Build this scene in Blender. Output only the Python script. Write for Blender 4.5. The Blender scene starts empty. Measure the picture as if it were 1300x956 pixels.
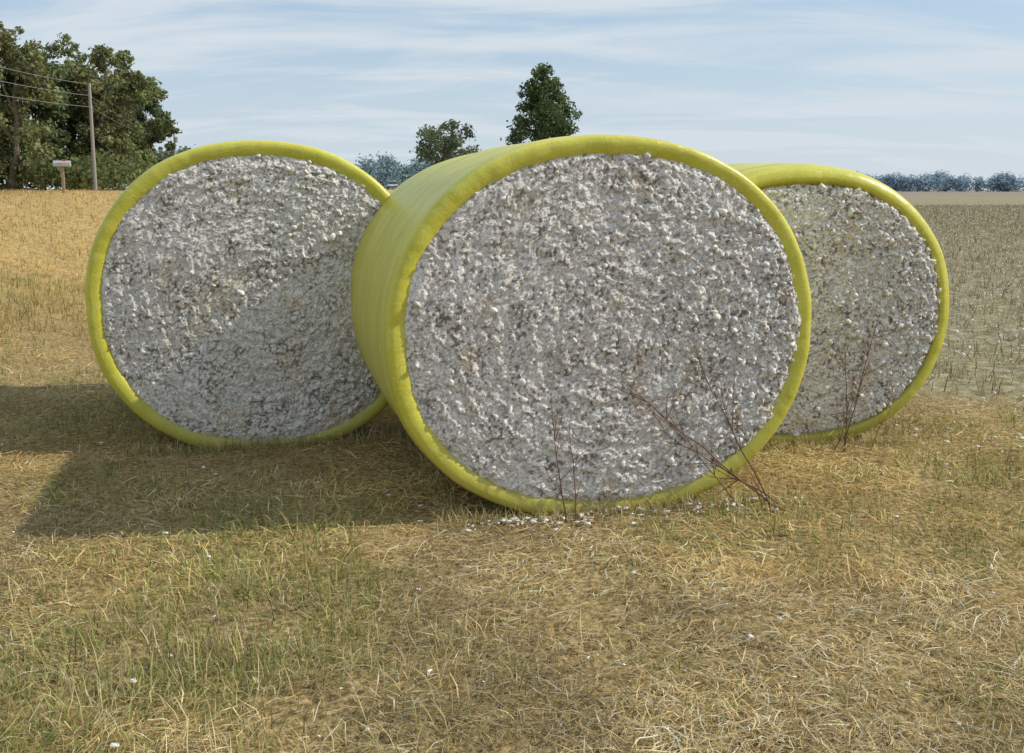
import bpy, numpy as np, math
from mathutils import Vector
rng=np.random.default_rng(7)
sc=bpy.context.scene
F=1293.0; EYE=1.879; PITCH=math.atan(193/F)

# ---------------------------------------------------------------- helpers
def mesh(name,V,Fs,mat=None,col=None,smooth=False,parent=None,loc=None,rotz=0,extra=None):
    me=bpy.data.meshes.new(name)
    V=np.asarray(V,dtype=np.float32)
    if not isinstance(Fs,(list,tuple)): Fs=[Fs]
    Fs=[np.asarray(f,dtype=np.int32) for f in Fs if len(f)]
    me.vertices.add(len(V)); me.vertices.foreach_set("co",V.ravel())
    nl=sum(f.size for f in Fs); nf=sum(len(f) for f in Fs)
    me.loops.add(nl); me.loops.foreach_set("vertex_index",np.concatenate([f.ravel() for f in Fs]))
    me.polygons.add(nf)
    st=[];o=0
    for f in Fs:
        st.append(o+np.arange(len(f))*f.shape[1]); o+=f.size
    me.polygons.foreach_set("loop_start",np.concatenate(st).astype(np.int32))
    me.update(calc_edges=True)
    me.polygons.foreach_set("use_smooth",np.full(nf,smooth))
    if col is not None:
        a=me.color_attributes.new("Col","FLOAT_COLOR","POINT")
        c=np.ones((len(V),4),dtype=np.float32); c[:,:3]=col; a.data.foreach_set("color",c.ravel())
    if mat: me.materials.append(mat)
    ob=bpy.data.objects.new(name,me); sc.collection.objects.link(ob)
    if parent: ob.parent=parent
    if loc is not None: ob.location=loc
    ob.rotation_euler[2]=rotz
    return ob
def empty(name,loc=(0,0,0),rz=0):
    e=bpy.data.objects.new(name,None); sc.collection.objects.link(e); e.location=loc; e.rotation_euler[2]=rz; e.empty_display_size=.3
    return e
def hsh(i,j,s):
    v=np.sin(i*127.1+j*311.7+s*74.7)*43758.5453
    return v-np.floor(v)
def vn(x,y,s=0):
    i=np.floor(x);j=np.floor(y);fx=x-i;fy=y-j
    fx=fx*fx*(3-2*fx);fy=fy*fy*(3-2*fy)
    a=hsh(i,j,s);b=hsh(i+1,j,s);c=hsh(i,j+1,s);d=hsh(i+1,j+1,s)
    return (a*(1-fx)+b*fx)*(1-fy)+(c*(1-fx)+d*fx)*fy
def fbm(x,y,s=0,o=3):
    r=0;a=.5;t=0
    for k in range(o):
        r=r+a*vn(x*2**k,y*2**k,s+k*13);t+=a;a*=.5
    return r/t
def ss(x,a,b):
    t=np.clip((x-a)/(b-a),0,1); return t*t*(3-2*t)
class Acc:
    def __init__(s): s.V=[];s.F={};s.C=[];s.n=0
    def add(s,V,F,C):
        V=np.asarray(V,float);F=np.asarray(F)
        s.V.append(V);s.F.setdefault(F.shape[1],[]).append(F+s.n)
        C=np.asarray(C,float); s.C.append(np.broadcast_to(C,(len(V),3)));s.n+=len(V)
    def out(s,name,mat,**k):
        return mesh(name,np.concatenate(s.V),[np.concatenate(f) for f in s.F.values()],mat,np.concatenate(s.C),**k)
def tube(acc,P,R,C,n=5):
    P=np.asarray(P,float);R=np.broadcast_to(R,(len(P),))
    T=np.gradient(P,axis=0);T/=np.linalg.norm(T,axis=1)[:,None]+1e-9
    ref=np.array([0,0,1.]) if abs(T[0,2])<.9 else np.array([1.,0,0])
    A=np.cross(T,ref);A/=np.linalg.norm(A,axis=1)[:,None]+1e-9;B=np.cross(T,A)
    a=np.linspace(0,2*np.pi,n,endpoint=False)
    V=(P[:,None]+R[:,None,None]*(np.cos(a)[None,:,None]*A[:,None]+np.sin(a)[None,:,None]*B[:,None])).reshape(-1,3)
    i=np.arange(len(P)-1)[:,None]*n;k=np.arange(n)[None,:];k2=(k+1)%n
    Fq=np.stack([i+k,i+k2,i+n+k2,i+n+k],-1).reshape(-1,4)
    acc.add(V,Fq,C)
def box(acc,c,s,C,rz=0,taper=1):
    x,y,z=[v/2 for v in s]
    V=np.array([[-x,-y,-z],[x,-y,-z],[x,y,-z],[-x,y,-z],[-x*taper,-y*taper,z],[x*taper,-y*taper,z],[x*taper,y*taper,z],[-x*taper,y*taper,z]])
    R=np.array([[math.cos(rz),math.sin(rz),0],[-math.sin(rz),math.cos(rz),0],[0,0,1]])
    acc.add(V@R+np.array(c),[[0,3,2,1],[4,5,6,7],[0,1,5,4],[1,2,6,5],[2,3,7,6],[3,0,4,7]],C)

# ---------------------------------------------------------------- materials
def newmat(name):
    m=bpy.data.materials.new(name);m.use_nodes=True;nt=m.node_tree;nt.nodes.clear()
    return m,nt,nt.nodes,nt.links
def colmat(name,rough=.8,bump=0,bscale=50,spec=.3,noisev=0,nscale=5,bdist=.01):
    m,nt,N,L=newmat(name)
    o=N.new("ShaderNodeOutputMaterial");b=N.new("ShaderNodeBsdfPrincipled")
    a=N.new("ShaderNodeAttribute");a.attribute_name="Col"
    b.inputs["Roughness"].default_value=rough;b.inputs["Specular IOR Level"].default_value=spec
    src=a.outputs["Color"]
    if noisev:
        n=N.new("ShaderNodeTexNoise");n.inputs["Scale"].default_value=nscale;n.inputs["Detail"].default_value=3
        tc=N.new("ShaderNodeTexCoord");L.new(tc.outputs["Object"],n.inputs["Vector"])
        mr=N.new("ShaderNodeMapRange");mr.inputs[1].default_value=.3;mr.inputs[2].default_value=.7;mr.inputs[3].default_value=1-noisev;mr.inputs[4].default_value=1+noisev
        L.new(n.outputs["Fac"],mr.inputs[0])
        mx=N.new("ShaderNodeVectorMath");mx.operation="SCALE";L.new(src,mx.inputs[0]);L.new(mr.outputs[0],mx.inputs["Scale"]);src=mx.outputs[0]
    L.new(src,b.inputs["Base Color"])
    if bump:
        n=N.new("ShaderNodeTexNoise");n.inputs["Scale"].default_value=bscale;n.inputs["Detail"].default_value=4
        tc=N.new("ShaderNodeTexCoord");L.new(tc.outputs["Object"],n.inputs["Vector"])
        bp=N.new("ShaderNodeBump");bp.inputs["Strength"].default_value=bump;bp.inputs["Distance"].default_value=bdist
        L.new(n.outputs["Fac"],bp.inputs["Height"]);L.new(bp.outputs[0],b.inputs["Normal"])
    L.new(b.outputs[0],o.inputs[0])
    return m
def diffmat(name,tr=.3):
    m,nt,N,L=newmat(name)
    o=N.new("ShaderNodeOutputMaterial");a=N.new("ShaderNodeAttribute");a.attribute_name="Col"
    d=N.new("ShaderNodeBsdfDiffuse");L.new(a.outputs["Color"],d.inputs[0])
    t=N.new("ShaderNodeBsdfTranslucent");mx=N.new("ShaderNodeMixShader");mx.inputs[0].default_value=tr
    L.new(a.outputs["Color"],t.inputs[0]);L.new(d.outputs[0],mx.inputs[1]);L.new(t.outputs[0],mx.inputs[2]);L.new(mx.outputs[0],o.inputs[0])
    return m
M_grass=diffmat("dry_grass_blades",.25)
M_leaf=diffmat("tree_leaves")
M_bark=colmat("bark",.9,bump=.6,bscale=12,noisev=.3)
M_far=diffmat("distant_foliage",.3)
M_cotton=colmat("raw_cotton",.95,bump=.85,bscale=160,spec=.03,noisev=.20,nscale=130,bdist=.009)
M_paint=colmat("painted_parts",.5)
M_twig=colmat("dry_stems",.8)

def wrapmat():
    m,nt,N,L=newmat("yellow_plastic_wrap")
    o=N.new("ShaderNodeOutputMaterial");b=N.new("ShaderNodeBsdfPrincipled")
    tc=N.new("ShaderNodeTexCoord");mp=N.new("ShaderNodeMapping");mp.inputs["Scale"].default_value=(1,5,1)
    L.new(tc.outputs["Object"],mp.inputs[0])
    n=N.new("ShaderNodeTexNoise");n.inputs["Scale"].default_value=2.2;n.inputs["Detail"].default_value=6;L.new(mp.outputs[0],n.inputs["Vector"])
    cr=N.new("ShaderNodeValToRGB")
    cr.color_ramp.elements[0].position=.3;cr.color_ramp.elements[0].color=(.47,.445,.035,1)
    cr.color_ramp.elements[1].position=.72;cr.color_ramp.elements[1].color=(.62,.60,.085,1)
    L.new(n.outputs["Fac"],cr.inputs[0])
    n2=N.new("ShaderNodeTexNoise");n2.inputs["Scale"].default_value=60;n2.inputs["Detail"].default_value=4;L.new(tc.outputs["Object"],n2.inputs["Vector"])
    mr=N.new("ShaderNodeMapRange");mr.inputs[1].default_value=.5;mr.inputs[2].default_value=.75;mr.inputs[4].default_value=.45;L.new(n2.outputs["Fac"],mr.inputs[0])
    mx=N.new("ShaderNodeMix");mx.data_type="RGBA";L.new(mr.outputs[0],mx.inputs["Factor"]);L.new(cr.outputs[0],mx.inputs["A"]);mx.inputs["B"].default_value=(.68,.67,.30,1)
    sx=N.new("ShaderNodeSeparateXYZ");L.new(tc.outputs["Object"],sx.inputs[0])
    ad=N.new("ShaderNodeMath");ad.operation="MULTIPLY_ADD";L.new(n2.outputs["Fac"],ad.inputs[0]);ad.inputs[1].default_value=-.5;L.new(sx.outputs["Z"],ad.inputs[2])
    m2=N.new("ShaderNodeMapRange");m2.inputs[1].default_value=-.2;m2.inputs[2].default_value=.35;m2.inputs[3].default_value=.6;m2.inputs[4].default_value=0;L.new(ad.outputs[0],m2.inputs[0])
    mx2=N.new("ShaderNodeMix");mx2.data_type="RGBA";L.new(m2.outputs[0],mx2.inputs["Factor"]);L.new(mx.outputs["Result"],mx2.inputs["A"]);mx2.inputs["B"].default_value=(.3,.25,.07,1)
    L.new(mx2.outputs["Result"],b.inputs["Base Color"])
    b.inputs["Roughness"].default_value=.38;b.inputs["Specular IOR Level"].default_value=.5
    mp2=N.new("ShaderNodeMapping");mp2.inputs["Scale"].default_value=(1.2,9,1.2);L.new(tc.outputs["Object"],mp2.inputs[0])
    n3=N.new("ShaderNodeTexNoise");n3.inputs["Scale"].default_value=3.0;n3.inputs["Detail"].default_value=5;n3.inputs["Distortion"].default_value=.6;L.new(mp2.outputs[0],n3.inputs["Vector"])
    bp=N.new("ShaderNodeBump");bp.inputs["Strength"].default_value=.25;bp.inputs["Distance"].default_value=.03;L.new(n3.outputs["Fac"],bp.inputs["Height"])
    bp2=N.new("ShaderNodeBump");bp2.inputs["Strength"].default_value=.35;bp2.inputs["Distance"].default_value=.005;L.new(n2.outputs["Fac"],bp2.inputs["Height"]);L.new(bp.outputs[0],bp2.inputs["Normal"])
    L.new(bp2.outputs[0],b.inputs["Normal"])
    L.new(b.outputs[0],o.inputs[0])
    return m
M_wrap=wrapmat()

def groundmat():
    m,nt,N,L=newmat("field_ground")
    o=N.new("ShaderNodeOutputMaterial");b=N.new("ShaderNodeBsdfPrincipled");b.inputs["Roughness"].default_value=.95;b.inputs["Specular IOR Level"].default_value=.1
    g=N.new("ShaderNodeNewGeometry")
    def noise(s,d=5,sc=(1,1,1)):
        mp=N.new("ShaderNodeMapping");mp.inputs["Scale"].default_value=sc;L.new(g.outputs["Position"],mp.inputs[0])
        n=N.new("ShaderNodeTexNoise");n.inputs["Scale"].default_value=s;n.inputs["Detail"].default_value=d;L.new(mp.outputs[0],n.inputs["Vector"]);return n.outputs["Fac"]
    def ramp(src,stops):
        cr=N.new("ShaderNodeValToRGB");e=cr.color_ramp.elements
        while len(e)<len(stops): e.new(.5)
        for k,(p,c) in enumerate(stops): e[k].position=p;e[k].color=(*c,1)
        L.new(src,cr.inputs[0]);return cr.outputs[0]
    def mixc(f,a,bb):
        mx=N.new("ShaderNodeMix");mx.data_type="RGBA";L.new(f,mx.inputs["Factor"]);L.new(a,mx.inputs["A"]);L.new(bb,mx.inputs["B"]);return mx.outputs["Result"]
    a=N.new("ShaderNodeAttribute");a.attribute_name="Col"
    sp=N.new("ShaderNodeSeparateColor");L.new(a.outputs["Color"],sp.inputs[0])
    near=ramp(noise(28,6),[(.3,(.11,.08,.04)),(.5,(.30,.22,.10)),(.7,(.48,.365,.17))])  # brown soil and straw, darkest stop paints in shade between grass blades
    bank=ramp(noise(9,6,(1,.6,1)),[(.3,(.22,.17,.07)),(.5,(.40,.29,.12)),(.7,(.50,.38,.17))])
    field=ramp(noise(7,7),[(.3,(.15,.13,.075)),(.5,(.26,.23,.14)),(.66,(.38,.35,.24)),(.75,(.60,.58,.50))])
    far=ramp(noise(.02,5,(.3,3,1)),[(.35,(.22,.18,.15)),(.55,(.27,.23,.18)),(.7,(.30,.28,.20))])
    c=mixc(sp.outputs[1],near,bank);c=mixc(sp.outputs[0],c,field);c=mixc(sp.outputs[2],c,far)
    L.new(c,b.inputs["Base Color"])
    bp=N.new("ShaderNodeBump");bp.inputs["Strength"].default_value=.8;bp.inputs["Distance"].default_value=.03
    L.new(noise(40,6),bp.inputs["Height"]);L.new(bp.outputs[0],b.inputs["Normal"])
    L.new(b.outputs[0],o.inputs[0]);return m
M_ground=groundmat()

# ---------------------------------------------------------------- terrain
def xc(Y):
    t=np.clip((Y-60)/120,0,1)
    return -13.5-.116*Y+20*t*t+np.maximum(Y-180,0)*.333
def U(X,Y): return X-xc(Y)
def H(X,Y):
    X=np.asarray(X,float);Y=np.asarray(Y,float)
    u=U(X,Y)
    z=1.78*(1-ss(u,0,10.5))
    d=np.hypot(X,Y)
    nr=np.exp(-d/60)
    z=z+nr*((fbm(X*.5,Y*.5,3)-.5)*.16*ss(d,2,14)+(fbm(X*2.2,Y*2.2,5)-.5)*.05)
    return z
def fieldmask(X,Y):
    e=Y-(8.6-.12*(X-4))+(fbm(X*.8,Y*.8,9)-.5)*2.4
    return ss(e,-.9,1.3)*ss(U(X,Y),12,13.5)
gx=np.concatenate([-np.geomspace(12,4000,90)[::-1],np.linspace(-11.9,11.9,160),np.geomspace(12,4000,90)])
gy=np.concatenate([-np.geomspace(5,3000,30)[::-1],np.linspace(-4.5,30,260),np.geomspace(30.3,5000,160)])
GX,GY=np.meshgrid(gx,gy)
GZ=H(GX,GY)
V=np.stack([GX,GY,GZ],-1).reshape(-1,3)
nx=len(gx);ny=len(gy)
i,j=np.meshgrid(np.arange(nx-1),np.arange(ny-1));b0=(j*nx+i).ravel()
Fq=np.stack([b0,b0+1,b0+nx+1,b0+nx],-1)
fm=fieldmask(GX,GY);bk=ss(GY,11,20)*(1-ss(U(GX,GY),9,13));fr=ss(GY,180,330)
mesh("ground",V,Fq,M_ground,np.stack([fm.ravel(),bk.ravel(),fr.ravel()],-1),smooth=True)
ry=np.linspace(-60,900,240);rv=[]
for y in ry:
    c=xc(np.array(y));
    for o_ in (-8.2,-1.8): 
        x=float(c+o_); rv.append((x,y,float(H(x,y))+.03))
rv=np.array(rv);k=np.arange(len(ry)-1)*2
mesh("road",rv,np.stack([k,k+1,k+3,k+2],-1),M_paint,np.full((len(rv),3),.06))

# ---------------------------------------------------------------- cotton bales
def polar_worley(x,y,s,an,seed):
    r=np.hypot(x,y);t=np.arctan2(y,x)+np.pi
    ring=np.floor(r/s)
    d1=np.full(x.shape,9.);d2=np.full(x.shape,9.);idv=np.zeros(x.shape)
    for dr in(-1,0,1):
        ri=ring+dr;ok=ri>=0
        n=np.maximum(np.round(2*np.pi*(ri+.5)/an),1)
        j0=np.floor(t/(2*np.pi)*n)
        for dj in(-1,0,1):
            jj=(j0+dj)%n
            a=hsh(ri,jj,seed);b=hsh(ri,jj,seed+5);w=hsh(ri,jj,seed+9)
            sr=(ri+a)*s;st=(jj+b)/n*2*np.pi
            dt=np.abs(t-st);dt=np.minimum(dt,2*np.pi-dt)
            d=np.hypot((r-sr)/s,dt*r/(s*an))/(.75+.5*w)
            d=np.where(ok,d,9)
            m=d<d1
            d2=np.where(m,d1,np.minimum(d2,d));idv=np.where(m,w,idv);d1=np.where(m,d,d1)
    return d1,d2,idv
def sec(th,W,Hh,inset,ex=2.15,zc=-.02):
    c,s=np.cos(th),np.sin(th)
    x=(W/2-inset)*np.sign(c)*np.abs(c)**(2/ex);z=(Hh/2-inset)*np.sign(s)*np.abs(s)**(2/ex)+Hh/2+zc
    z=np.where(z<.004,.004+.02*(z-.004),z)
    return x,z
import bmesh
def ico(sub):
    bm=bmesh.new();bmesh.ops.create_icosphere(bm,subdivisions=sub,radius=1)
    v=np.array([p.co[:] for p in bm.verts]);f=np.array([[q.index for q in p.verts] for p in bm.faces]);bm.free();return v,f
I1=ico(1);I2=ico(2)
def lumps(acc,C,R,cols,I,flat=None,rough=.6):
    v,f=I;n=len(C)
    rad=1+rough*(rng.random((n,len(v)))-.5)
    a=rng.random((n,3))*6.28
    st=np.stack([.6+.9*rng.random(n),.6+.6*rng.random(n),.5+.6*rng.random(n)],-1)
    P=v[None]*rad[...,None]*st[:,None,:]
    ca,sa=np.cos(a[:,0])[:,None],np.sin(a[:,0])[:,None]
    P=np.stack([P[...,0]*ca-P[...,1]*sa,P[...,0]*sa+P[...,1]*ca,P[...,2]],-1)
    ca,sa=np.cos(a[:,1])[:,None],np.sin(a[:,1])[:,None]
    P=np.stack([P[...,0]*ca-P[...,2]*sa,P[...,1],P[...,0]*sa+P[...,2]*ca],-1)
    P=P*R[:,None,None]
    if flat is not None: P=P*np.array(flat)
    P=P+C[:,None]
    FF=(f[None]+(np.arange(n)*len(v))[:,None,None]).reshape(-1,3)
    CC=np.repeat(cols,len(v),0)
    acc.add(P.reshape(-1,3),FF,CC)
def bale(cx,cy,a,W,Hh,Ln,seed,bev=.035,lump=1.0,bulge=.012):
    gz=float(H(cx-math.sin(a)*Ln/2,cy+math.cos(a)*Ln/2))-.03
    par=empty("cotton_bale",(cx,cy,gz),a)
    prof=[(.122,.055),(.112,.030),(.098,.014),(.072,.007),(bev+.012,.003),(bev*.6,.006),(bev*.22,.018),(bev*.05,.04),(0,.075)]
    ts=np.linspace(.11,Ln-.1,66)
    for t in ts:
        q=(t/Ln)
        ins=-bulge*math.sin(math.pi*q)**.6+ .0025*math.sin(t*23+seed)+.0015*math.sin(t*61)
        if t>.30: ins+=.008
        if t>1.3: ins+=.005
        prof.append((ins,t))
    prof+=[(.02,Ln-.05),(.05,Ln-.01),(.09,Ln),(.12,Ln-.04)]
    n=420;th=np.linspace(0,2*np.pi,n,endpoint=False)+.001
    V=[]
    for k,(ins,t) in enumerate(prof):
        wob=.006*(fbm(np.cos(th)*3+seed*7,np.sin(th)*3+t*2.5,seed)-.5)*2+.003*(fbm(np.cos(th)*9,np.sin(th)*9+t*6.,seed+2)-.5)
        if k==0: wob=wob+.035*(fbm(np.cos(th)*5+seed,np.sin(th)*5,seed+4)-.5)+.010*(fbm(np.cos(th)*40,np.sin(th)*40,seed+4)-.5)
        elif k<4: wob=wob+.018*(fbm(np.cos(th)*5+seed,np.sin(th)*5,seed+4)-.5)
        x,z=sec(th,W,Hh,ins+wob)
        tt=t+ (.016*(fbm(np.cos(th)*4,np.sin(th)*4+9,seed+6)-.5)+.005*(fbm(np.cos(th)*22,np.sin(th)*22+9,seed+6)-.5) if k<9 else 0)
        V.append(np.stack([x,np.full(n,0.)+tt,z],-1))
    V=np.concatenate(V);m=len(prof)
    ii=np.arange(m-1)[:,None]*n;kk=np.arange(n)[None];k2=(kk+1)%n
    Fq=np.stack([ii+kk,ii+k2,ii+n+k2,ii+n+kk],-1).reshape(-1,4)
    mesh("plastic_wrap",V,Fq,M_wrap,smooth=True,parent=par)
    for side in (0,1):
        hx=.0056 if side==0 else .03
        zc=Hh/2-.02
        X,Z=np.meshgrid(np.arange(-W/2,W/2,hx),np.arange(-Hh/2,Hh/2+.001,hx))
        ex=2.15;A=W/2-.07;B=Hh/2-.07
        q=(np.abs(X)/A)**ex+(np.abs(Z)/B)**ex
        X=X.ravel();Z=Z.ravel();q=q.ravel()
        w1x=fbm(X*22,Z*22,seed+60)-.5;w1z=fbm(X*22,Z*22,seed+61)-.5
        wx=X+.15*(fbm(X*3,Z*3,seed)-.5)+.036*w1x+.012*(fbm(X*55,Z*55,seed+62,2)-.5);wz=Z+.15*(fbm(X*3+9,Z*3,seed+1)-.5)+.036*w1z+.012*(fbm(X*55,Z*55,seed+63,2)-.5)
        a1,a2,w1=polar_worley(wx,wz,.036,1.4,seed)
        b1,b2,w2=polar_worley(wx*1.01+.013,wz+.02,.018,1.5,seed+20)
        c1,c2,w3=polar_worley(wx+.03,wz-.014,.0105,1.4,seed+40)
        r=np.hypot(X,Z)
        dome=lambda d:np.sqrt(np.clip(1-d*d*1.05,0,1))
        big=fbm(X*3.2,Z*3.2,seed+8);mid=fbm(X*9,Z*9,seed+18)
        amp=(.72+.7*ss(X/W+.2*Z/Hh,-.05,.5))*lump
        edge=1-ss(q,.86,1.0)
        h=(.009*dome(a1)*(.1+1.5*w1)+.009*dome(b1)*(.2+1.4*w2)+.006*dome(c1)*(.4+w3)+.009*(fbm(X*48,Z*48,seed+70,3)-.5))*amp*(.45+.55*edge)
        h=h+.026*(big-.5)+.016*(mid-.5)+.0028*np.sin(r*2*np.pi/.085+8*big)+.035*(1-q)-.010*ss(q,.8,1)
        y=.030-h
        cav=np.clip(np.minimum((a2-a1)*3.2,1)*.28+np.minimum((b2-b1)*2.8,1)*.42+np.minimum((c2-c1)*2,1)*.30,0,1)  # gaps between lumps: occlusion shade painted into the colour, along with leaf trash
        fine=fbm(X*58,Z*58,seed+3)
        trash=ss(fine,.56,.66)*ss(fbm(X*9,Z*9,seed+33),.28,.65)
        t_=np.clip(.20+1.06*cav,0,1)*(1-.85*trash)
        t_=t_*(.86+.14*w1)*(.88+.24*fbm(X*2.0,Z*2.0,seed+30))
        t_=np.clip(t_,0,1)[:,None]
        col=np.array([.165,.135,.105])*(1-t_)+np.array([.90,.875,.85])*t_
        brown=ss(fbm(X*6+3,Z*6,seed+50),.62,.8)[:,None]*.5
        col=col*(1-brown)+col*np.array([.88,.76,.60])*brown
        keep=q<=1.0
        idx=-np.ones(len(X),int);idx[keep]=np.arange(keep.sum())
        nxx=len(np.arange(-W/2,W/2,hx));nzz=len(X)//nxx
        i,j=np.meshgrid(np.arange(nxx-1),np.arange(nzz-1));b0=(j*nxx+i).ravel()
        Q=np.stack([b0,b0+1,b0+nxx+1,b0+nxx],-1);Q=idx[Q];Q=Q[(Q>=0).all(1)]
        if side==0: P=np.stack([X,y,Z+zc],-1)
        else: P=np.stack([X,Ln-y,Z+zc],-1);Q=Q[:,::-1]
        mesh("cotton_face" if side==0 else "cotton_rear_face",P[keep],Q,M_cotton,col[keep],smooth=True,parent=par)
        if side==0:
            acc=Acc();nt_=int(950*lump)
            sel=rng.choice(np.where(q<.95)[0],nt_*2,replace=False)
            pr=ss(X[sel]/W+.15*Z[sel]/Hh,-.1,.5)*.85+.12
            sel=sel[rng.random(len(sel))<pr]
            R=.005+.018*rng.random(len(sel))**3
            C=np.stack([X[sel],y[sel]-R*.25,Z[sel]+zc],-1)
            c_=np.array([.88,.86,.83])*(.74+.26*rng.random((len(sel),1)))
            lumps(acc,C,R,c_,I2)
            # trash: leaf bits, bracts and short stems caught in the lint
            nb=4200;sb=rng.choice(np.where(q<.95)[0],nb,replace=False)
            cc=np.stack([X[sb],y[sb]-.005,Z[sb]+zc],-1);s=.003+.009*rng.random((nb,1))
            d1=rng.normal(size=(nb,3));d1/=np.linalg.norm(d1,axis=1)[:,None];d2=rng.normal(size=(nb,3));d2/=np.linalg.norm(d2,axis=1)[:,None]
            P=np.stack([cc-d1*s,cc+d2*s*.5,cc+d1*s],1).reshape(-1,3)
            acc.add(P,np.arange(nb*3).reshape(-1,3),np.repeat(np.array([.17,.11,.06])*(.4+rng.random((nb,1))),3,0))
            acc.out("loose_tufts",M_cotton,smooth=True,parent=par)
    return par
BA=(.572,5.81,.25,2.60,2.24,2.4);BB=(-1.81,7.38,.242,2.44,2.31,2.4);BC=(2.12,7.36,.14,2.33,2.06,2.4)
bale(*BA,seed=1,lump=1.05);bale(*BB,seed=2,lump=.85);bale(*BC,seed=3,bev=.10,lump=1.15,bulge=.065)
def inside(X,Y,mg=0.0):
    m=np.zeros(X.shape,bool)
    for (cx,cy,a,W,Hh,Ln) in(BA,BB,BC):
        lx=(X-cx)*math.cos(a)+(Y-cy)*math.sin(a);ly=-(X-cx)*math.sin(a)+(Y-cy)*math.cos(a)
        m|=(np.abs(lx)<W*.3+mg)&(ly>.03-mg)&(ly<Ln+mg)
    return m

# ---------------------------------------------------------------- grass
def blades(name,X,Y,Lh,lean,width,col,yaw=None,tipd=1.15,mat=M_grass,zo=None):
    n=len(X);Z=H(X,Y)-.01
    yaw=rng.random(n)*6.283 if yaw is None else yaw
    d=np.stack([np.cos(yaw),np.sin(yaw),np.zeros(n)],-1)
    tw=yaw+np.pi/2+rng.normal(0,.5,n)
    p=np.stack([np.cos(tw),np.sin(tw),rng.normal(0,.25,n)],-1)*width[:,None]/2
    B=np.stack([X,Y,Z+(zo if zo is not None else 0)],-1);up=np.array([0,0,1.])
    l1=lean*.75;l2=np.minimum(lean*tipd+.1,1.62)
    if zo is not None: l1=np.where(zo>0.012,lean,l1)
    Mi=B+(Lh*.5)[:,None]*(np.sin(l1)[:,None]*d+np.cos(l1)[:,None]*up)
    yw2=yaw+rng.normal(0,.35,n);d2=np.stack([np.cos(yw2),np.sin(yw2),np.zeros(n)],-1)
    T=Mi+(Lh*.5)[:,None]*(np.sin(l2)[:,None]*d2+np.cos(l2)[:,None]*up)
    T[:,2]=np.maximum(T[:,2],Z+.008)
    V=np.stack([B-p,B+p,Mi-p*.8,Mi+p*.8,T],1).reshape(-1,3)
    k=np.arange(n)[:,None]*5
    Ft=np.concatenate([k+[0,1,3],k+[0,3,2],k+[2,3,4]])
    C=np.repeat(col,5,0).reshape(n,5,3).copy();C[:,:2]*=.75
    return mesh(name,V,Ft,mat,C.reshape(-1,3))
N=320000
lo,hi=math.log(2.0),math.log(48)
Y=np.exp(lo+(hi-lo)*rng.random(N)**1.2);X=(rng.random(N)*2-1)*(.62*Y+.8)
patch=fbm(X*.9,Y*.9,31);patch2=fbm(X*2.6,Y*2.6,37);ff=fieldmask(X,Y)
keep=(~inside(X,Y,-.03))&(rng.random(N)>ff*.93)&(rng.random(N)<.30+1.3*ss(patch2,.3,.62))&(U(X,Y)>-1)
X,Y,patch,patch2,ff=[q[keep] for q in(X,Y,patch,patch2,ff)]
n=len(X);u=U(X,Y)
bank=ss(Y,9,14)*(1-ss(u,8,12.5))
p3=fbm(X*1.7,Y*1.7,51)
green=np.clip(ss(patch,.46,.64)*.50+ss(p3,.54,.70)*.28+ss(-X/(Y+1),-.1,.4)*.14*(1-ss(Y,3,5.5))+.04,0,.75)
greenp=ss(Y,10,12)*(1-ss(Y,15,19))*(1-ss(u,6.5,11))
green=np.maximum(green*(1-bank*.8),greenp*.85)
isg=rng.random(n)<green
rk=rng.random((n,1))
straw=np.where(rk<.45,[.69,.535,.27],np.where(rk<.75,[.48,.34,.15],[.86,.76,.51]))*(.5+.7*rng.random((n,1)))
gold=ss(fbm(X*.6+7,Y*.6,71),.35,.62)[:,None]
straw=straw*(1-gold)*np.array([.94,.96,1.02])+straw*gold*np.array([1.10,1.0,.82])
straw*= (.62+.76*ss(fbm(X*1.5,Y*1.5,77),.25,.75))[:,None]
orange=np.array([.62,.42,.17])*(.5+.8*rng.random((n,1)))*(.6+.8*fbm(X*.5,Y*.3,79))[:,None]
grn=np.where(rng.random((n,1))<.6,[.35,.345,.12],[.17,.21,.065])*(.7+.6*rng.random((n,1)))
col=straw*(1-bank[:,None])+orange*bank[:,None]
col=np.where(isg[:,None],grn,col)
tall=ss(patch,.5,.8)
up=(rng.random(n)<.08+.16*tall+.6*bank+.35*isg)
lean=np.where(up,np.abs(rng.normal(.6,.35,n)),1.25+.28*rng.random(n))
Lh=np.where(up,.04+.11*rng.random(n)**1.7*(.6+tall),.035+.15*rng.random(n)**1.4)*(1+.7*bank+1.2*greenp)
Lh*=np.where(ff>.4,.7,1)
zo=np.where(up,0,rng.random(n)**1.5*.045)
wd=(.0018+.0026*rng.random(n)**1.5)*(1+.17*Y)*.82
main=fbm(X*.35,Y*.35,41)*12.6
yaw=np.where(rng.random(n)<.4,main+rng.normal(0,.7,n),rng.random(n)*6.283)
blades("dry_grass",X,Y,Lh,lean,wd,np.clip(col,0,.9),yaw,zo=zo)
tx=[];ty=[];tl=[]
for k in range(200):
    y=float(np.exp(rng.uniform(math.log(2.5),math.log(14))));x=float(rng.uniform(-1,1)*(.55*y+.4))
    if inside(np.array([x]),np.array([y]),.1)[0] or fieldmask(np.array(x),np.array(y))>.5: continue
    m=rng.integers(10,40);s=rng.uniform(.03,.12)
    tx.append(x+rng.normal(0,s,m));ty.append(y+rng.normal(0,s,m));tl.append(np.full(m,rng.uniform(.06,.19)))
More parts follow.
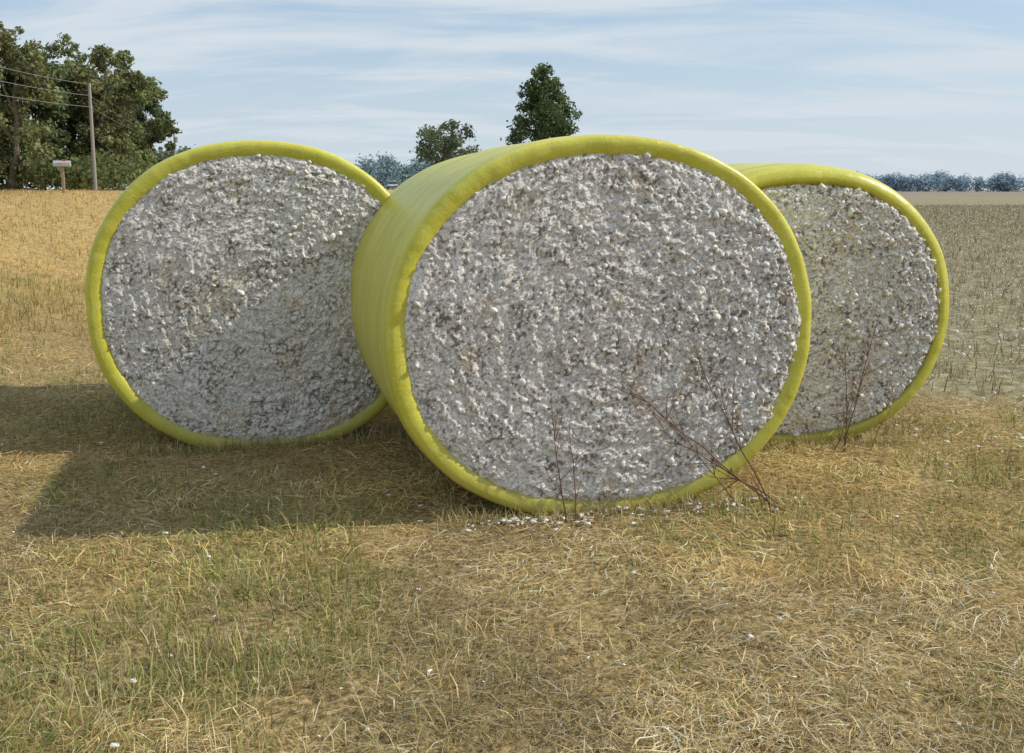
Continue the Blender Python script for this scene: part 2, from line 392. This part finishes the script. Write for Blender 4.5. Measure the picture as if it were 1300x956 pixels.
for k in range(18):
    x=rng.uniform(-2.0,.2);y=rng.uniform(2.7,4.0);m=60
    tx.append(x+rng.normal(0,.11,m));ty.append(y+rng.normal(0,.11,m));tl.append(np.full(m,rng.uniform(.10,.20)))
for (cx,cy,a,W,Hh,Ln) in(BA,BB,BC):
    m=900;lx=rng.uniform(-.8,.8,m)*W/2;ly=-np.abs(rng.normal(0,.07,m))-.01
    tx.append(cx+lx*math.cos(a)-ly*math.sin(a));ty.append(cy+lx*math.sin(a)+ly*math.cos(a));tl.append(rng.uniform(.05,.17,m))
    m=500;ly=rng.uniform(0,Ln,m);lx=-(W*.33+np.abs(rng.normal(0,.08,m)))
    tx.append(cx+lx*math.cos(a)-ly*math.sin(a));ty.append(cy+lx*math.sin(a)+ly*math.cos(a));tl.append(rng.uniform(.05,.15,m))
tx=np.concatenate(tx);ty=np.concatenate(ty);tl=np.concatenate(tl);m=len(tx)
tc_=np.where(rng.random((m,1))<.4,[.33,.34,.12],[.70,.57,.32])*(.65+.6*rng.random((m,1)))
blades("grass_tussocks",tx,ty,tl*(.5+.8*rng.random(m)),np.abs(rng.normal(.6,.4,m)),.003+.003*rng.random(m),tc_)

# ---------------------------------------------------------------- cotton stubble field
rows=[]
for rx in np.arange(-6,64,.97):
    y0=max(7.8,(abs(rx)-3)/.60)
    yy=[];y=y0
    while y<120:
        yy.append(y); y+=.075*(1+y/22)*(0.6+.8*rng.random())
    yy=np.array(yy);rows.append(np.stack([rx-.02*yy+rng.normal(0,.13,len(yy)),yy],-1))
R_=np.concatenate(rows);fmk=fieldmask(R_[:,0],R_[:,1]);R_=R_[(rng.random(len(R_))<fmk)&~inside(R_[:,0],R_[:,1],.15)]
m=9;X=np.repeat(R_[:,0],m)+rng.normal(0,.17,len(R_)*m);Y=np.repeat(R_[:,1],m)+rng.normal(0,.10,len(R_)*m)
n=len(X);g=rng.random((n,1))
col=np.where(g<.38,[.28,.20,.12],np.where(g<.68,[.27,.285,.13],[.50,.44,.28]))*(.6+.7*rng.random((n,1)))
blades("cotton_stubble",X,Y,.08+.19*rng.random(n),np.abs(rng.normal(.7,.5,n)),(.004+.007*rng.random(n))*(1+Y*.035),col)
C=np.repeat(R_,3,0)+rng.normal(0,.28,(3*len(R_),2));sel=(rng.random(len(C))<.72/(1+C[:,1]*.008))&~inside(C[:,0],C[:,1],.1);C=C[sel]
R=(.005+.018*rng.random(len(C))**1.9)*(1+C[:,1]*.011);zz=H(C[:,0],C[:,1])+.02+rng.random(len(C))**1.3*.16
acc=Acc();lumps(acc,np.column_stack([C,zz]),R,np.array([.82,.81,.77])*(.75+.25*rng.random((len(C),1))),I1)
acc.out("unpicked_cotton",M_cotton,smooth=True)
acc=Acc()
m=130;y=np.exp(rng.uniform(math.log(3),math.log(11),m));x=rng.uniform(-1,1,m)*.55*y+rng.normal(0,.2,m)
ext=[]
for k in range(110):
    t=rng.uniform(-.7,1);ext.append((BA[0]+t*1.2*math.cos(.25)+rng.normal(0,.1),BA[1]+t*1.2*math.sin(.25)-abs(rng.normal(0,.14))-.05))
for k in range(50): ext.append((.07+rng.normal(0,.10),5.56+rng.normal(0,.05)))
for k in range(110): ext.append((rng.uniform(3.0,5.5),rng.uniform(7.0,9.4)))
ext=np.array(ext);x=np.r_[x,ext[:,0]];y=np.r_[y,ext[:,1]];ok=~inside(x,y,0);x=x[ok];y=y[ok]
R=.004+.012*rng.random(len(x))**2.2
lumps(acc,np.stack([x,y,H(x,y)+.025],-1),R,np.array([.82,.81,.79])*np.ones((len(x),1)),I2,flat=(1.3,1,.6),rough=.9)
acc.out("cotton_lint",M_cotton,smooth=True)

# ---------------------------------------------------------------- dry stems in front of bales
def bpt(B,lx,z,off):
    cx,cy,a,W,Hh,Ln=B
    return np.array([cx+lx*math.cos(a)+off*math.sin(a),cy+lx*math.sin(a)-off*math.cos(a),z])
def stem(acc,p0,p1,r=.005,nb=5,c=(.15,.085,.05),bend=.06):
    p0=np.array(p0,float);p1=np.array(p1,float);t=np.linspace(0,1,9)[:,None]
    P=p0+(p1-p0)*t+np.cumsum(rng.normal(0,.016,(9,3)),0)*bend*8*np.array([1,.3,1])
    tube(acc,P,np.linspace(r,r*.35,9),c)
    Ln_=np.linalg.norm(p1-p0)
    for k in range(nb):
        q=P[rng.integers(2,8)];d=(p1-p0)/Ln_+rng.normal(0,.6,3)*np.array([1,.3,1]);d/=np.linalg.norm(d)
        L2=Ln_*rng.uniform(.12,.35);tt=np.linspace(0,1,5)[:,None]
        Q=q+d*L2*tt+np.array([0,0,1])*(tt**2)*L2*rng.uniform(-.1,.3)
        tube(acc,Q,np.linspace(r*.55,r*.25,5),c,4)
        for _ in range(2):
            e=Q[rng.integers(2,5)];s=rng.uniform(.006,.014)
            dd=rng.normal(size=(3,3))*s
            acc.add(e+dd,[[0,1,2]],np.array([.2,.11,.05]))
acc=Acc()
stem(acc,bpt(BA,.92,.03,.30),bpt(BA,.12,.72,.08),.006,8)
stem(acc,bpt(BA,.95,.05,.28),bpt(BA,.22,.50,.10),.005,7)
stem(acc,bpt(BA,.9,.0,.30),bpt(BA,.45,.95,.08),.005,6)
stem(acc,bpt(BA,1.0,.0,.26),bpt(BA,.55,.35,.12),.006,6)
stem(acc,bpt(BA,.75,.0,.22),bpt(BA,.30,.65,.08),.004,5)
stem(acc,bpt(BA,-.32,.0,.18),bpt(BA,-.42,.62,.07),.005,7)
stem(acc,bpt(BA,-.28,.0,.2),bpt(BA,-.22,.55,.07),.004,6)
acc.out("dry_cotton_stems",M_twig)
acc=Acc()
stem(acc,bpt(BC,.25,.0,.25),bpt(BC,.52,.95,.08),.006,8)
stem(acc,bpt(BC,.23,.0,.25),bpt(BC,.30,.75,.08),.005,7)
stem(acc,bpt(BC,.15,.0,.25),bpt(BC,.4,.5,.1),.005,5)
stem(acc,bpt(BC,.4,.0,.30),bpt(BC,.68,.4,.1),.004,4)
acc.out("dry_cotton_stems",M_twig)

# ---------------------------------------------------------------- trees
def leafcloud(acc,C,Rb,n,size,base,flat=.8,var=.35):
    k=len(C);w=Rb**2;w/=w.sum();b=rng.choice(k,n,p=w)
    d=rng.normal(size=(n,3));d/=np.linalg.norm(d,axis=1)[:,None]
    r=rng.random(n)**.45*(1+.25*rng.normal(size=n)**2*.3)
    P=C[b]+d*(Rb[b]*r)[:,None]*np.array([1,1,flat])+rng.normal(0,.10,(n,3))*Rb[b][:,None]
    n1=d+rng.normal(0,.8,(n,3));n1/=np.linalg.norm(n1,axis=1)[:,None]
    a=np.cross(n1,rng.normal(size=(n,3)));a/=np.linalg.norm(a,axis=1)[:,None]+1e-9;c=np.cross(n1,a)
    s=(size*(.5+.9*rng.random(n)))[:,None]
    V=np.stack([P-a*s,P+c*s*.55,P+a*s,P-c*s*.55],1).reshape(-1,3)
    tone=(1+var*(rng.random(k)-.5)*2)[b]*(.7+.6*rng.random(n))
    hue=(rng.random((n,1))-.5)*.35
    col=np.array(base)*tone[:,None]*np.concatenate([1+hue,np.ones((n,1)),1-hue],1)
    acc.add(V,np.arange(n*4).reshape(-1,4),np.repeat(np.clip(col,.005,1),4,0))
def tree(name,x,y,top,cw,cb,prof,nb,nl,ls,base,bs=.2,lim=8,bark=(.16,.13,.10)):
    z0=float(H(x,y));par=empty(name,(x,y,z0));ht=top-z0
    t=rng.random(nb)
    an=rng.random(nb)*6.283;rr=np.sqrt(rng.random(nb))*.85
    R0=np.array([prof(v) for v in t])*cw/2*(.8+.35*rng.random(nb))
    cbz=cb-z0
    Rb=cw*bs*(.55+.8*rng.random(nb))*np.clip(R0/(cw/2)+.25,.3,1)
    rr_=np.maximum(R0-Rb*.5,0)*rr/.85
    C=np.stack([np.cos(an)*rr_,np.sin(an)*rr_,cbz+t*(ht-cbz-Rb*.6)],-1)
    acc=Acc();leafcloud(acc,C,Rb,nl,ls,base);acc.out("crown",M_leaf,parent=par)
    acc=Acc();tt=np.linspace(0,1,9);w=np.cumsum(rng.normal(0,.012*ht,(9,2)),0)
    P=np.column_stack([w,tt*ht*.85]);tr=.022*ht;tube(acc,P,tr*(1-tt*.85)*(1+.5*np.exp(-tt*20)),bark,8)
    for q in np.argsort(-Rb)[:lim]:
        e=C[q];h0=np.clip(e[2]*.55,cbz*.5,ht*.7);s=np.array([np.interp(h0,P[:,2],P[:,0]),np.interp(h0,P[:,2],P[:,1]),h0])
        k=np.linspace(0,1,6)[:,None];L_=s+(e-s)*k;L_[:,2]+=np.sin(k[:,0]*3.14)*.06*ht
        tube(acc,L_,np.linspace(tr*.4,tr*.08,6),bark,5)
    acc.out("trunk",M_bark,parent=par);return par
rnd=lambda t:math.sin(math.pi*min(max(.12+.80*t,0),1))**.6
cone=lambda t:(1-t)**.75*.95+.12 if t>.18 else .75+t
ovl=lambda t:.55+.45*math.sin(math.pi*min(1,t*1.0)) if t<.8 else .8*(1-t)/.2*.8+.25
G1=(.18,.21,.095);G2=(.135,.17,.085);G3=(.205,.215,.10)
def px(p,Y): return (p-650)/F*Y
def pz(p,Y): return EYE+(240-p)/F*Y
for (p,tp,Yd,cw,cbp,g) in [(-75,52,84,10,235,G2),(-20,32,82,10,240,G1),(25,36,80,8.5,238,G3),(62,62,86,7.5,240,G2),(98,52,92,8.5,238,G1),(140,66,90,8,236,G3),(172,70,96,7.5,238,G1),(196,116,104,5.5,238,G2)]:
    tree("oak_tree",px(p,Yd),Yd,pz(tp,Yd),cw,pz(cbp,Yd)+.8,ovl,80,12500,.18,g,bs=.105)
tree("oak_tree",px(567,110),110,pz(155,110),8.4,pz(214,110),rnd,44,4200,.18,(.15,.185,.115),bs=.10,lim=18)
tree("sweetgum_tree",px(690,90),90,pz(85,90),8.0,pz(186,90),cone,90,11500,.155,(.12,.165,.075),bs=.10)
acc=Acc();k=60;sx=rng.uniform(-62,-31,k);sy=78+rng.random(k)*14;C=np.stack([sx,sy,H(sx,sy)+1.2],-1)
leafcloud(acc,C,1.2+rng.random(k)*1.3,16000,.2,(.17,.19,.08));acc.out("shrubs",M_leaf)
def treeline(acc,x0,x1,y0,y1,hmin,hmax,k,n,ls,base,sd):
    t=np.sort(rng.random(k));x=x0+(x1-x0)*t;y=y0+(y1-y0)*t+rng.normal(0,4,k)
    hh=hmin+(hmax-hmin)*(fbm(t*14,t*0,sd)*.7+rng.random(k)*.3)
    z0=H(x,y);R=hh*.30
    C=np.concatenate([np.stack([x,y,z0+hh-R],-1),np.stack([x+rng.normal(0,2,k),y,z0+hh*.5],-1),np.stack([x+rng.normal(0,3,k),y,z0+hh*.22],-1)])
    leafcloud(acc,C,np.concatenate([R,R*1.15,R]),n,ls,base,flat=1,var=.15)
acc=Acc()  # farther lines go paler and bluer: aerial haze painted into the leaf colours
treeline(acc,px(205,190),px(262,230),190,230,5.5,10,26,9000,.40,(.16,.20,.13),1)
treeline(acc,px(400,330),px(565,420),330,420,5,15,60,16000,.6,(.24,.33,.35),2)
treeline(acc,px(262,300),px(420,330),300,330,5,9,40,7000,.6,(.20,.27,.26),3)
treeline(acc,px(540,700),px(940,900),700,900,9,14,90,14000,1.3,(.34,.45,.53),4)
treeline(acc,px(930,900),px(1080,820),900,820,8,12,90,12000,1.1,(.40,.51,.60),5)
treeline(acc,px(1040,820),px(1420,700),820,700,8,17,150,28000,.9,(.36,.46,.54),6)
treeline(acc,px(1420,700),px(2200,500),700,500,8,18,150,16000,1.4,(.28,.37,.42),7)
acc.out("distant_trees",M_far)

# ---------------------------------------------------------------- poles, mailbox, car
def pole(x,y,top,arm,wd=1):
    z=float(H(x,y));par=empty("utility_pole",(x,y,z));acc=Acc();h=top-z;wc=(.30,.265,.23)
    tube(acc,[[0,0,-.2],[0,0,h*.5],[0,0,h]],[.13*wd,.11*wd,.09*wd],wc,10)
    if arm:
        box(acc,(0,-.22,h-.9),(2.6,.14,.18),(.2,.17,.14))
        for dx in(-1.2,-.5,.5,1.2): tube(acc,[[dx,-.22,h-.80],[dx,-.22,h-.5]],[.08,.06],(.25,.28,.28),6)
        tube(acc,[[.35,-.1,h-2.3],[.35,-.1,h-1.5]],[.2,.2],(.3,.31,.32),8)
    else:
        for zz in(.05,.7,1.3): tube(acc,[[.1,-.15,h-zz-.1],[.1,-.15,h-zz+.1]],[.06,.05],(.35,.38,.38),6)
    acc.out("pole",M_paint,parent=par)
P1=(px(127,62),62.,pz(112,62));P0=(-22.,20.,8.2);P2=(px(229,150),150.,pz(163,150))
pole(*P1,False,.9);pole(*P2,True,1.35);pole(*P0,False)
acc=Acc()
for k,o_ in enumerate((.0,.65,1.3)):
    for (a,b,ta,tb,sg) in((P1,P0,P1[2]-o_,P0[2]-o_,.6),(P1,P2,P1[2]-o_,P2[2]-.4-o_*.3,1.0)):
        t=np.linspace(0,1,24)[:,None];P=np.array(a)+(np.array(b)-np.array(a))*t;P[:,2]=ta+(tb-ta)*t[:,0]-sg*4*t[:,0]*(1-t[:,0])
        tube(acc,P,.013,(.25,.25,.25),4)
acc.out("power_lines",M_paint)
mx_,my_=px(87,39),39.;par=empty("mailbox",(mx_,my_,float(H(mx_,my_))),.2);acc=Acc()
box(acc,(0,0,.45),(.1,.1,1.0),(.33,.24,.17));box(acc,(0,0,.96),(.42,.16,.04),(.33,.24,.17))
n=12;th=np.linspace(0,np.pi,n);prof=[(-.11,0)]+[(-.11*math.cos(v),.1+.11*math.sin(v)) for v in th]+[(.11,0)]
prof=np.array(prof);m=len(prof)
Vv=np.concatenate([np.column_stack([np.full(m,-.30),prof[:,0],prof[:,1]+.98]),np.column_stack([np.full(m,.30),prof[:,0],prof[:,1]+.98])])
k=np.arange(m);k2=(k+1)%m;acc.add(Vv,np.stack([k,k2,k2+m,k+m],-1),(.42,.43,.44))
acc.add(Vv[:m],[list(range(m))[::-1]],(.35,.35,.35));acc.add(Vv[m:],[list(range(m))],(.35,.35,.35))
box(acc,(.1,-.125,1.2),(.12,.01,.06),(.6,.05,.03));acc.out("box_and_post",M_paint,parent=par)
cx_,cy_=px(500,178),178.;par=empty("parked_car",(cx_,cy_,float(H(cx_,cy_))+.03),.15);acc=Acc();W_=(.75,.76,.78)
box(acc,(0,0,.62),(1.78,4.4,.5),W_,taper=.95);box(acc,(0,.2,1.13),(1.6,2.5,.54),(.05,.06,.07),taper=.78);box(acc,(0,.2,1.42),(1.25,1.9,.05),W_,taper=.95)
box(acc,(0,-2.2,.45),(1.7,.12,.22),(.08,.08,.08));box(acc,(0,2.2,.45),(1.7,.12,.22),(.08,.08,.08))
for sx_ in(-.6,.6): box(acc,(sx_,-2.17,.7),(.35,.1,.14),(.8,.8,.75))
for sx_ in(-.82,.82):
    for sy_ in(-1.4,1.4):
        tube(acc,[[sx_-.1,sy_,.32],[sx_-.099,sy_,.32],[sx_+.099,sy_,.32],[sx_+.1,sy_,.32]],[.01,.32,.32,.01],(.03,.03,.03),16)
acc.out("body",M_paint,parent=par)

# ---------------------------------------------------------------- light, world, camera
EL=math.radians(38);AZ=math.radians(84)   # clockwise from +Y
sd=Vector((math.sin(AZ)*math.cos(EL),math.cos(AZ)*math.cos(EL),math.sin(EL)))
s=bpy.data.lights.new("sun","SUN");s.energy=4.2;s.angle=math.radians(.8);s.color=(1,.925,.80)
so=bpy.data.objects.new("sun",s);sc.collection.objects.link(so);so.rotation_euler=(-sd).to_track_quat('-Z','Y').to_euler();so.location=(20,-10,20)
w=bpy.data.worlds.new("World");sc.world=w;w.use_nodes=True;nt=w.node_tree;N=nt.nodes;L=nt.links;N.clear()
o=N.new("ShaderNodeOutputWorld");bg=N.new("ShaderNodeBackground");bg.inputs["Strength"].default_value=.15
sk=N.new("ShaderNodeTexSky");sk.sky_type="NISHITA";sk.sun_disc=False;sk.sun_elevation=EL;sk.sun_rotation=AZ;sk.dust_density=1.0;sk.air_density=1.0;sk.ozone_density=1.5
tc=N.new("ShaderNodeTexCoord");sp=N.new("ShaderNodeSeparateXYZ");L.new(tc.outputs["Generated"],sp.inputs[0])
def mth(op,a,b=None,c=None):
    m=N.new("ShaderNodeMath");m.operation=op
    for k,v in enumerate((a,b,c)):
        if v is None: continue
        if isinstance(v,(int,float)): m.inputs[k].default_value=v
        else: L.new(v,m.inputs[k])
    return m.outputs[0]
zc_=mth("MAXIMUM",sp.outputs["Z"],0.0)
zz=mth("ADD",zc_,.14)
cb=N.new("ShaderNodeCombineXYZ");L.new(mth("DIVIDE",sp.outputs["X"],zz),cb.inputs[0]);L.new(mth("DIVIDE",sp.outputs["Y"],zz),cb.inputs[1])
mp=N.new("ShaderNodeMapping");mp.inputs["Scale"].default_value=(.6,1.5,1);mp.inputs["Rotation"].default_value=(0,0,.16);mp.inputs["Location"].default_value=(3.1,1.7,0);L.new(cb.outputs[0],mp.inputs[0])
n=N.new("ShaderNodeTexNoise");n.inputs["Scale"].default_value=1.3;n.inputs["Detail"].default_value=9;n.inputs["Roughness"].default_value=.58;n.inputs["Distortion"].default_value=.6;L.new(mp.outputs[0],n.inputs["Vector"])
mr=N.new("ShaderNodeMapRange");mr.interpolation_type="SMOOTHSTEP";mr.inputs[1].default_value=.34;mr.inputs[2].default_value=.62;mr.inputs[3].default_value=.22;mr.inputs[4].default_value=1.0;L.new(n.outputs["Fac"],mr.inputs[0])
haze=mth("POWER",2.718,mth("MULTIPLY",zc_,-9.0))
fac=mth("MAXIMUM",mr.outputs[0],mth("MULTIPLY",haze,.95))
mx0=N.new("ShaderNodeMix");mx0.data_type="RGBA";mx0.inputs["Factor"].default_value=.6;L.new(sk.outputs[0],mx0.inputs["A"]);mx0.inputs["B"].default_value=(2.4,3.5,4.7,1)
mx=N.new("ShaderNodeMix");mx.data_type="RGBA";L.new(fac,mx.inputs["Factor"]);L.new(mx0.outputs["Result"],mx.inputs["A"]);mx.inputs["B"].default_value=(4.4,4.9,5.35,1)
L.new(mx.outputs["Result"],bg.inputs[0]);L.new(bg.outputs[0],o.inputs[0])
cam=bpy.data.cameras.new("camera");cam.lens=F/1300*36;cam.sensor_width=36;cam.shift_y=-45/1300;cam.clip_end=12000;cam.clip_start=.05
co=bpy.data.objects.new("camera",cam);sc.collection.objects.link(co);co.location=(0,0,EYE);co.rotation_euler=(math.pi/2-PITCH,0,0)
sc.camera=co
sc.view_settings.view_transform="Standard";sc.view_settings.look="None";sc.view_settings.exposure=0
